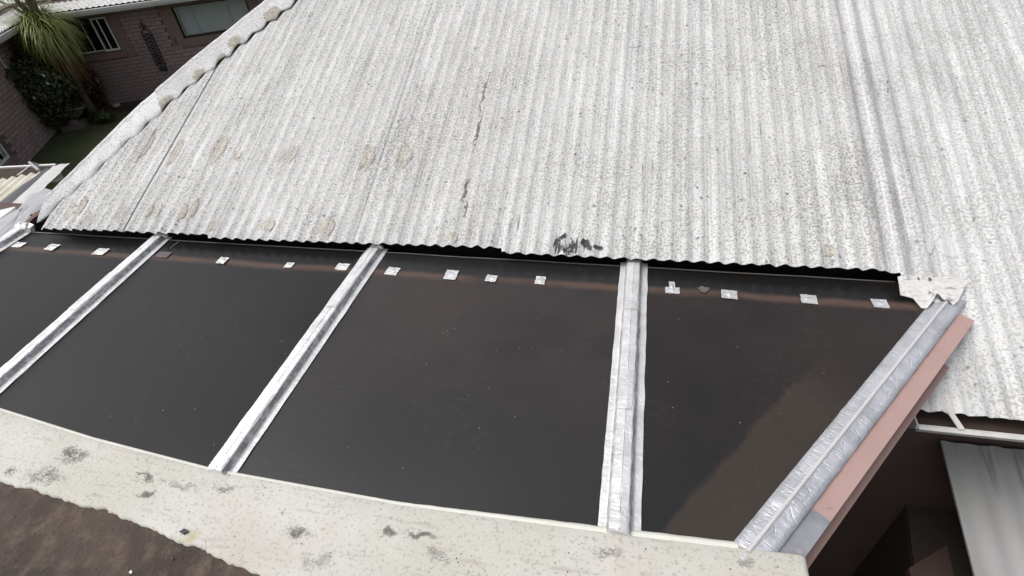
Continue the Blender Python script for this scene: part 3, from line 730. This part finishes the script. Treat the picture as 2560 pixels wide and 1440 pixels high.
# ================================================================ brick house across the courtyard
WN = Vector((.47146, -.88189, 0)); B0 = hz(366, 248, ZG); WD = WN.dot(B0)
CZ = Vector((0,0,1))
bh = root('brick_house', B0, 'pinkish brown brick house in shade across the courtyard with white roof', 'house')
def W1(a, z, o=0.0): v = B0+UV*a+WN*o; return Vector((v.x, v.y, z))
CA = -1.62                                                   # inside corner along wall one
def W2(b, z, o=0.0): v = B0+UV*(CA+o)+WN*b; return Vector((v.x, v.y, z))
EZ = -.42
WIN1 = (-.93, .02, -1.43, -.66); WIN2 = (1.42, 3.1, -1.38, -.68); WIN3 = (3.42, 4.5, -2.3, -1.4)   # wall two window runs along b
def wallmesh(fn, a0, a1, z0, z1, holes, th=.2, o=0.0):
    xs = sorted({a0, a1, *[h[0] for h in holes], *[h[1] for h in holes]}); zs = sorted({z0, z1, *[h[2] for h in holes], *[h[3] for h in holes]})
    m = MB()
    for xa, xb in zip(xs, xs[1:]):
        for za, zb in zip(zs, zs[1:]):
            cx, cz = (xa+xb)/2, (za+zb)/2
            if any(h[0] < cx < h[1] and h[2] < cz < h[3] for h in holes): continue
            m.add([fn(xa, za, o), fn(xb, za, o), fn(xb, zb, o), fn(xa, zb, o), fn(xa, za, o-th), fn(xb, za, o-th), fn(xb, zb, o-th), fn(xa, zb, o-th)],
                  [(0,1,2,3),(5,4,7,6),(4,0,3,7),(1,5,6,2),(3,2,6,7),(4,5,1,0)])
    return m
wall1 = wallmesh(W1, CA, 7.0, ZG, EZ+.2, [WIN1, WIN2], .22, -.012).build('wall', M_mortar, bh)
wall2 = wallmesh(W2, -.2, 8.0, ZG, EZ+.2, [WIN3], .22, -.012).build('wall', M_mortar, bh)
BLk, BHt = .235, .0835
bm = MB(); bm.box((0,0,0), (.224, .05, .0735)); bme = bpy.data.meshes.new('brick'); bme.from_pydata([tuple(v) for v in bm.v], [], bm.f); bme.materials.append(M_brick)
allb = []
def course(fn, a0, a1, holes, wall, ang, rngs):
    nz_ = int((EZ+.2-ZG)/BHt)
    for r_ in range(nz_):
        z = ZG+.045+r_*BHt; o_ = BLk/2*(r_ % 2)
        k = 0
        while a0+o_+k*BLk < a1:
            a = a0+o_+k*BLk+BLk/2; k += 1
            if any(h[0]-.10-BLk/2 < a < h[1]+.10+BLk/2 and h[2]-.16 < z < h[3]+.05 for h in holes): continue
            p = fn(a, z, -.019+rngs.uniform(-.003, .004)); allb.append((p, wall, ang+rngs.uniform(-.006,.006)))
rb = random.Random(3)
course(W1, CA+.02, 6.8, [WIN1, WIN2], wall1, math.atan2(UV.y, UV.x), rb)
course(W2, .02, 7.8, [WIN3], wall2, math.atan2(UV.y, UV.x)+math.pi/2, rb)
def vis(p):
    x, y = proj(p)
    return -12 < x and y > -12 and y < 425 and y < 430-(x-170)*430/490-4 if x > 170 else (-12 < x and -12 < y < 425)
vb = [b for b in allb if vis(b[0])]; vb.sort(key=lambda b: (b[0]-CP).length)
parts = set(id(b) for b in vb[:300]); rest = {}
for b in allb:
    p, wl, ang = b
    if id(b) in parts:
        o = bpy.data.objects.new('brick', bme); col.objects.link(o); o.parent = wl; o.location = p; o.rotation_euler = (0, 0, ang)
    else:
        rest.setdefault(wl.name, (wl, MB()))[1].box(p, (.224, .05, .0735), (Vector((math.cos(ang), math.sin(ang), 0)), Vector((-math.sin(ang), math.cos(ang), 0)), CZ))
for wl, m in rest.values(): tag(m.build('bricks', M_brick, wl), kind='stuff')
# windows
def bar(fn, a0, a1, z0, z1, o0, o1, nm, mat, par_):
    m = MB(); vs = [fn(a, z, o) for a in (a0, a1) for z in (z0, z1) for o in (o0, o1)]
    m.add(vs, [(0,1,3,2),(4,6,7,5),(0,4,5,1),(2,3,7,6),(0,2,6,4),(1,5,7,3)]); return m.build(nm, mat, par_)
def frame(fn, a0, a1, z0, z1, t, o, nm, mat, par_, th=.04):
    m = MB()
    for (x0, x1, y0, y1) in ((a0, a0+t, z0, z1), (a1-t, a1, z0, z1), (a0+t, a1-t, z0, z0+t), (a0+t, a1-t, z1-t, z1)):
        vs = [fn(a, z, oo) for a in (x0, x1) for z in (y0, y1) for oo in (o, o+th)]
        m.add(vs, [(0,1,3,2),(4,6,7,5),(0,4,5,1),(2,3,7,6),(0,2,6,4),(1,5,7,3)])
    return m.build(nm, mat, par_)
a0, a1, z0, z1 = WIN1
w1 = frame(W1, a0, a1, z0, z1, .03, -.14, 'window', M_pinkd, bh, .06)
bar(W1, a0+.03, a1-.03, z0+.03, z1-.03, -.20, -.195, 'pane', M_glass, w1)
bar(W1, -.58, -.565, z0+.03, z1-.03, -.14, -.11, 'mullion', M_white, w1)
s1 = frame(W1, -.33, -.0, z0+.02, z1-.03, .032, -.03, 'open_sash', M_white, w1, .03)
bar(W1, -.20, -.175, z0+.05, z1-.06, -.028, -.004, 'sash_bar', M_white, w1)
bar(W1, a0-.08, a1+.08, z0-.14, z0-.002, -.06, .035, 'sill', M_plaster, w1)
for x0, x1 in ((CA+.005, a0), (a1, a1+.25)): bar(W1, x0, x1, z0-.16, z1+.10, -.05, .012, 'reveal', M_plaster, w1)
bar(W1, a0, a1, z1, z1+.10, -.05, .012, 'lintel', M_plaster, w1)
a0, a1, z0, z1 = WIN2
w2 = frame(W1, a0, a1, z0, z1, .035, -.14, 'window', M_iron, bh, .05)
bar(W1, a0+.035, a1-.035, z0+.03, z1-.03, -.20, -.195, 'pane', M_glass, w2)
bar(W1, a0+.07, a0+.36, z0+.035, z1-.04, -.16, -.135, 'blind_panel', M_blind, w2)
bar(W1, a0+.36, a0+.40, z0+.02, z1-.02, -.14, -.10, 'mullion', M_blind, w2)
bar(W1, a0+.40, a0+1.15, z0+.045, z1-.04, -.16, -.135, 'blind_panel', M_blind, w2)
bar(W1, a0+1.15, a0+1.19, z0+.02, z1-.02, -.14, -.10, 'mullion', M_blind, w2)
bar(W1, a0+1.19, a1-.05, z0+.045, z1-.04, -.16, -.135, 'blind_panel', M_blind, w2)
bar(W1, a0-.12, a1+.12, z0-.17, z0-.002, -.06, .04, 'sill', M_plaster, w2)
bar(W1, a0-.28, a0, z0-.16, z1+.10, -.05, .012, 'reveal', M_plaster, w2)
bar(W1, a1, a1+.25, z0-.16, z1+.10, -.05, .012, 'reveal', M_plaster, w2)
bar(W1, a0, a1, z1, z1+.10, -.05, .012, 'lintel', M_plaster, w2)
a0, a1, z0, z1 = WIN3
w3 = frame(W2, a0, a1, z0, z1, .045, -.06, 'window', M_white, bh, .04)
bar(W2, a0, a1, z0, z1, -.16, -.155, 'pane', M_glass, w3)
m = MB()
for q in range(1, 7):
    aa = a0+(a1-a0)*q/7; m.bar(W2(aa, z0, -.03), W2(aa, z1, -.03), .014)
for q in range(7):
    m.bar(W2(a0+(a1-a0)*q/7, z0+.1, -.03), W2(a0+(a1-a0)*(q+1)/7, z1-.1, -.03), .012); m.bar(W2(a0+(a1-a0)*(q+1)/7, z0+.1, -.03), W2(a0+(a1-a0)*q/7, z1-.1, -.03), .012)
m.build('burglar_bars', M_white, w3)
bar(W2, a0-.1, a1+.1, z0-.13, z0, -.06, .04, 'sill', M_plaster, w3)
MB().tube([W2(1.77, EZ+.1, .03), W2(1.77, -1.16, .03)], .011, 6).build('conduit', M_white, bh)
# eaves: two white corrugated slopes meeting in a valley behind the palm
OV = .42; n1 = Vector((WN.x, WN.y, 0)); TP = .36
e1a, e1b = W1(CA+OV-.02, EZ, OV), W1(7.3, EZ, OV)
ga = hitp(245, 21, WN, WN.dot(e1a)); EZ1 = ga.z; 
def rz(z): return z
rows = []
for j in range(9):
    s_ = 3.4*j/8; rows.append([W1(a, EZ1+.03+TP*s_+.010*math.cos(2*math.pi*a/.12), OV-.06-s_) for a in [CA+OV-s_+ (7.3-CA-OV+s_)*i/560 for i in range(561)]])
MB().grid(rows).build('roof_sheet', M_roofr, bh, True)
rows = []
for j in range(9):
    s_ = 3.4*j/8; rows.append([W2(b, EZ1+.03+TP*s_+.010*math.cos(2*math.pi*b/.12), OV-.06-s_) for b in [OV-s_+(8.0-OV+s_)*i/560 for i in range(561)]])
MB().grid(rows, flip=True).build('roof_sheet', M_roofr, bh, True)
gprof = [(-.12,.0),(-.12,-.10),(-.02,-.11),(.0,-.06),(.006,-.0),(-.008,.006),(-.012,-.01)]
MB().grid([[W1(a, EZ1+z, OV+o) for o, z in gprof] for a in (CA+OV, 7.3)], flip=True).build('gutter', M_dirtyw, bh)
MB().grid([[W2(b, EZ1+z, OV+o) for o, z in gprof] for b in (OV, 8.0)]).build('gutter', M_dirtyw, bh)
MB().grid([[W1(CA, EZ1-.04, 0), W1(CA+OV, EZ1-.05, OV-.1)], [W1(7.3, EZ1-.04, 0), W1(7.3, EZ1-.05, OV-.1)]]).build('soffit', M_wallr, bh)
MB().grid([[W2(0, EZ1-.04, 0), W2(OV, EZ1-.05, OV-.1)], [W2(8, EZ1-.04, 0), W2(8, EZ1-.05, OV-.1)]]).build('soffit', M_wallr, bh)

# wrought iron wall panel
gx = .69
gi = root('iron_wall_panel', W1(gx, -1.9, .03), 'tall narrow black wrought iron scroll panel on the brick wall', 'ornament')
m = MB()
for a in (gx-.10, gx+.10): m.bar(W1(a, -1.88, .03), W1(a, -1.12, .03), .014)
m.bar(W1(gx-.10, -1.88, .03), W1(gx+.10, -1.88, .03), .014); m.bar(W1(gx-.10, -1.84, .03), W1(gx+.10, -1.84, .03), .012)
arc = [W1(gx-.10*math.cos(math.pi*i/8), -1.12+.07*math.sin(math.pi*i/8), .03) for i in range(9)]; m.tube(arc, .008, 5)
m.build('outer_frame', M_iron, gi)
m = MB()
for i in range(9):
    z = -1.84+.08*i; 
    for s in (-1, 1): m.bar(W1(gx-.09*s, z, .03), W1(gx+.09*s, z+.08, .03), .013)
for i in range(8): 
    z = -1.80+.085*i; m.tube([W1(gx+.035*math.cos(t*.7854), z+.035*math.sin(t*.7854), .03) for t in range(9)], .007, 4)
m.build('lattice', M_iron, gi)
m = MB(); m.bar(W1(gx, -1.06, .03), W1(gx, -.84, .03), .014); m.bar(W1(gx-.06, -.96, .03), W1(gx+.06, -.96, .03), .014)
for s in (-1, 1): m.tube([W1(gx+s*(.05+.04*math.cos(t*.8)), -1.03+.04*math.sin(t*.8), .03) for t in range(7)], .007, 4)
m.build('finial', M_iron, gi)
MB().box(W1(gx, -1.96, .03), (.16, .05, .09), (UV, WN, CZ)).build('bracket', M_iron, gi)
m = MB(); m.box(W1(1.22, -1.43, .015), (.05, .012, .09), (UV, WN, CZ)); m.tube([W1(1.22+.04*math.cos(t*.9), -1.36+.035*math.sin(t*.9), .02) for t in range(8)], .006, 4)
tag(m.build('wall_ornament', M_rustb), 'small rusty leaf ornament beside the blinded window', 'ornament')

# ---------------------------------------------------------------- plants
def blade(m, p, d, L, wd, droop, n=5):
    d = d.normalized(); side = d.cross(CZ)
    if side.length < .05: side = Vector((1,0,0))
    side.normalize(); pts = []; q = p.copy(); v = d.copy()
    for i in range(n+1):
        pts.append((q.copy(), wd*(1-(i/n)**1.6)+.0008)); v = (v+Vector((0,0,-droop/n))).normalized(); q = q+v*(L/n)
    b = len(m.v)
    for q, w_ in pts: m.v += [q-side*w_, q+side*w_]
    for i in range(n): m.f.append((b+2*i, b+2*i+1, b+2*i+3, b+2*i+2))
pc = hitp(103, 62, WN, WD+.95)
palm = root('palm_lily', (pc.x, pc.y, ZG), 'shaggy palm-like tree with drooping green and dry blades above the gutter line', 'tree')
rp = random.Random(5)
m = MB(); m.tube([(pc.x+.03, pc.y, ZG), (pc.x-.02, pc.y+.02, (ZG+pc.z)/2), (pc.x, pc.y, pc.z)], [.10, .08, .08], 9)
for dx, h in ((-.22, .75), (.04, .8), (.1, .5)): m.tube([(pc.x, pc.y, pc.z-.1), (pc.x+dx*.6, pc.y+dx*.3, pc.z+h*.5), (pc.x+dx, pc.y+dx*.5, pc.z+h)], [.06, .05, .04], 7)
m.build('trunk', M_trunk, palm, True)
m = MB(); md = MB()
for i in range(2600):
    th = rp.uniform(0, 2*math.pi); el = rp.uniform(-.5, 1.35); c0 = pc+Vector((rp.gauss(0,.08), rp.gauss(0,.08), rp.uniform(-.15, .12)))
    d = Vector((math.cos(th)*math.cos(el), math.sin(th)*math.cos(el), math.sin(el)))
    blade(m, c0, d, rp.uniform(.5, .9), rp.uniform(.007, .013), rp.uniform(1.2, 3.4))
for dx, h in ((-.22, .75), (.04, .8)):
    for i in range(220):
        th = rp.uniform(0, 2*math.pi); el = rp.uniform(-.2, 1.4); c0 = pc+Vector((dx, dx*.5, h))
        blade(m, c0, Vector((math.cos(th)*math.cos(el), math.sin(th)*math.cos(el), math.sin(el))), rp.uniform(.3, .6), .008, rp.uniform(1, 2.2))
for i in range(1700):
    th = rp.uniform(0, 2*math.pi); c0 = pc+Vector((rp.gauss(0,.07), rp.gauss(0,.07), rp.uniform(-.35, -.05)))
    blade(md, c0, Vector((math.cos(th), math.sin(th), rp.uniform(-.6, .2))), rp.uniform(.6, 1.05), rp.uniform(.006, .011), rp.uniform(3, 6))
m.build('crown', M_blade, palm); md.build('dry_skirt', M_dead, palm)

def leafcloud(c, rad, n, size, seed, lump=.35):
    r = random.Random(seed); m = MB(); c = Vector(c)
    for i in range(n):
        v = Vector((r.gauss(0,1), r.gauss(0,1), r.gauss(0,1))).normalized()
        q = (r.random()**.33)*(.72+lump*nz(v.x*2, v.y*2, v.z*2+seed, 1.2)+.15*r.random()); p = c+Vector((v.x*rad[0], v.y*rad[1], v.z*rad[2]))*q
        n_ = (v+Vector((r.gauss(0,.6), r.gauss(0,.6), r.gauss(.3,.6)))).normalized(); t = n_.cross(Vector((r.gauss(0,1), r.gauss(0,1), r.gauss(0,1)))).normalized(); b = n_.cross(t)
        s = size*r.uniform(.6, 1.3); m.add([p-t*s, p+b*s*.45, p+t*s, p-b*s*.45+n_*s*.15], [(0,1,2,3)])
    return m
sb = hitp(92, 222, WN, WD+1.25)
sh = root('flowering_shrub', (sb.x, sb.y, ZG), 'dense dark green rounded shrub dotted with white flowers in the courtyard corner', 'shrub')
leafcloud(sb, (.95,.8,.95), 9000, .05, 11).build('foliage', M_leaf, sh)
m = MB()
for k in range(5): m.tube([(sb.x+rp.gauss(0,.05), sb.y+rp.gauss(0,.05), ZG), (sb.x+rp.gauss(0,.25), sb.y+rp.gauss(0,.25), sb.z+.2)], [.03,.012], 5)
m.build('stem', M_trunk, sh)
for px, py in [(21,213),(88,244),(115,239),(121,207),(111,187),(59,262)]:
    c = hitp(px, py, WN, WD+1.95); m = MB()
    for k in range(6):
        a = k*1.047; m.add([c, c+Vector((.028*math.cos(a-.4), -.02, .028*math.sin(a-.4))), c+Vector((.04*math.cos(a), -.025, .04*math.sin(a))), c+Vector((.028*math.cos(a+.4), -.02, .028*math.sin(a+.4)))], [(0,1,2,3)])
    m.build('flower', M_petal, sh)
def plant(nm, px, py, o, rad, n, size, mat, lab, cat, seed):
    c = hitp(px, py, WN, WD+o); r_ = root(nm, (c.x, c.y, ZG), lab, cat); leafcloud(c, rad, n, size, seed).build('foliage', mat, r_)
    m = MB()
    for k in range(3): m.tube([(c.x+rp.gauss(0,.03), c.y+rp.gauss(0,.03), ZG), (c.x+rp.gauss(0,.06), c.y+rp.gauss(0,.06), c.z)], [.012,.005], 5)
    m.build('stem', M_trunk, r_)
plant('garden_shrub', 245, 238, .35, (.22,.2,.36), 700, .045, M_red, 'low reddish bush against the brick wall right of the urn', 'shrub', 21)
plant('garden_shrub', 205, 205, .45, (.5,.35,.7), 3800, .05, M_red, 'dim reddish brown bush under the open window', 'shrub', 22)
plant('border_plant', 255, 290, 1.25, (.38,.25,.14), 900, .035, M_leaf, 'low green border plants at the lawn edge beside the urn', 'plant', 23)
plant('border_plant', 8, 195, 1.6, (.28,.3,.3), 800, .045, M_leaf, 'dark leafy bush at the left edge against the side wing', 'shrub', 24)
ub = hz(190, 318, ZG)
ur = root('garden_urn', (ub.x, ub.y, ZG), 'weathered stone shell-shaped garden urn on a plinth in front of the shrub', 'urn')
MB().box((ub.x, ub.y, ZG+.05), (.42, .42, .1), (UV, WN, CZ)).build('plinth', M_stone, ur)
MB().lathe([(.0,.1),(.13,.1),(.10,.14),(.07,.2),(.08,.26),(.0,.27)], (ub.x, ub.y, ZG), 16).build('foot', M_stone, ur, True)
tl = (UV+CZ*-.25).normalized(); tb = WN; tn = tl.cross(tb)*-1
if tn.z < 0: tn = -tn
MB().lathe([(.0,.22),(.12,.24),(.21,.33),(.26,.46),(.285,.50),(.275,.515),(.245,.49),(.2,.38),(.1,.30),(.0,.29)], (ub.x, ub.y, ZG), 22, (tl, tb, tn)).build('bowl', M_stone, ur, True)
rs = random.Random(9)
soil = MB(); c = W1(-.2, ZG+.012, .4); soil.grid([[W1(a, ZG+.012+.02*nz(a, o, 0, 3), o+.08*nz(a, 0, 0, 2)) for o in (0, .25, .5, .7)] for a in [CA+.05+8.4*i/30 for i in range(31)]])
tag(soil.build('flower_bed', M_soil_shade, None, True), kind='structure')
st = hitp(290, 262, WN, WD+.35); m = MB().lathe([(0,-.03),(.08,-.02),(.1,.02),(.06,.05),(0,.06)], (st.x, st.y, ZG+.06), 8)
tag(m.build('edging_stone', plain('pale stone', (.32,.29,.24), .8), None, True), 'pale flat stone at the foot of the brick wall', 'stone')
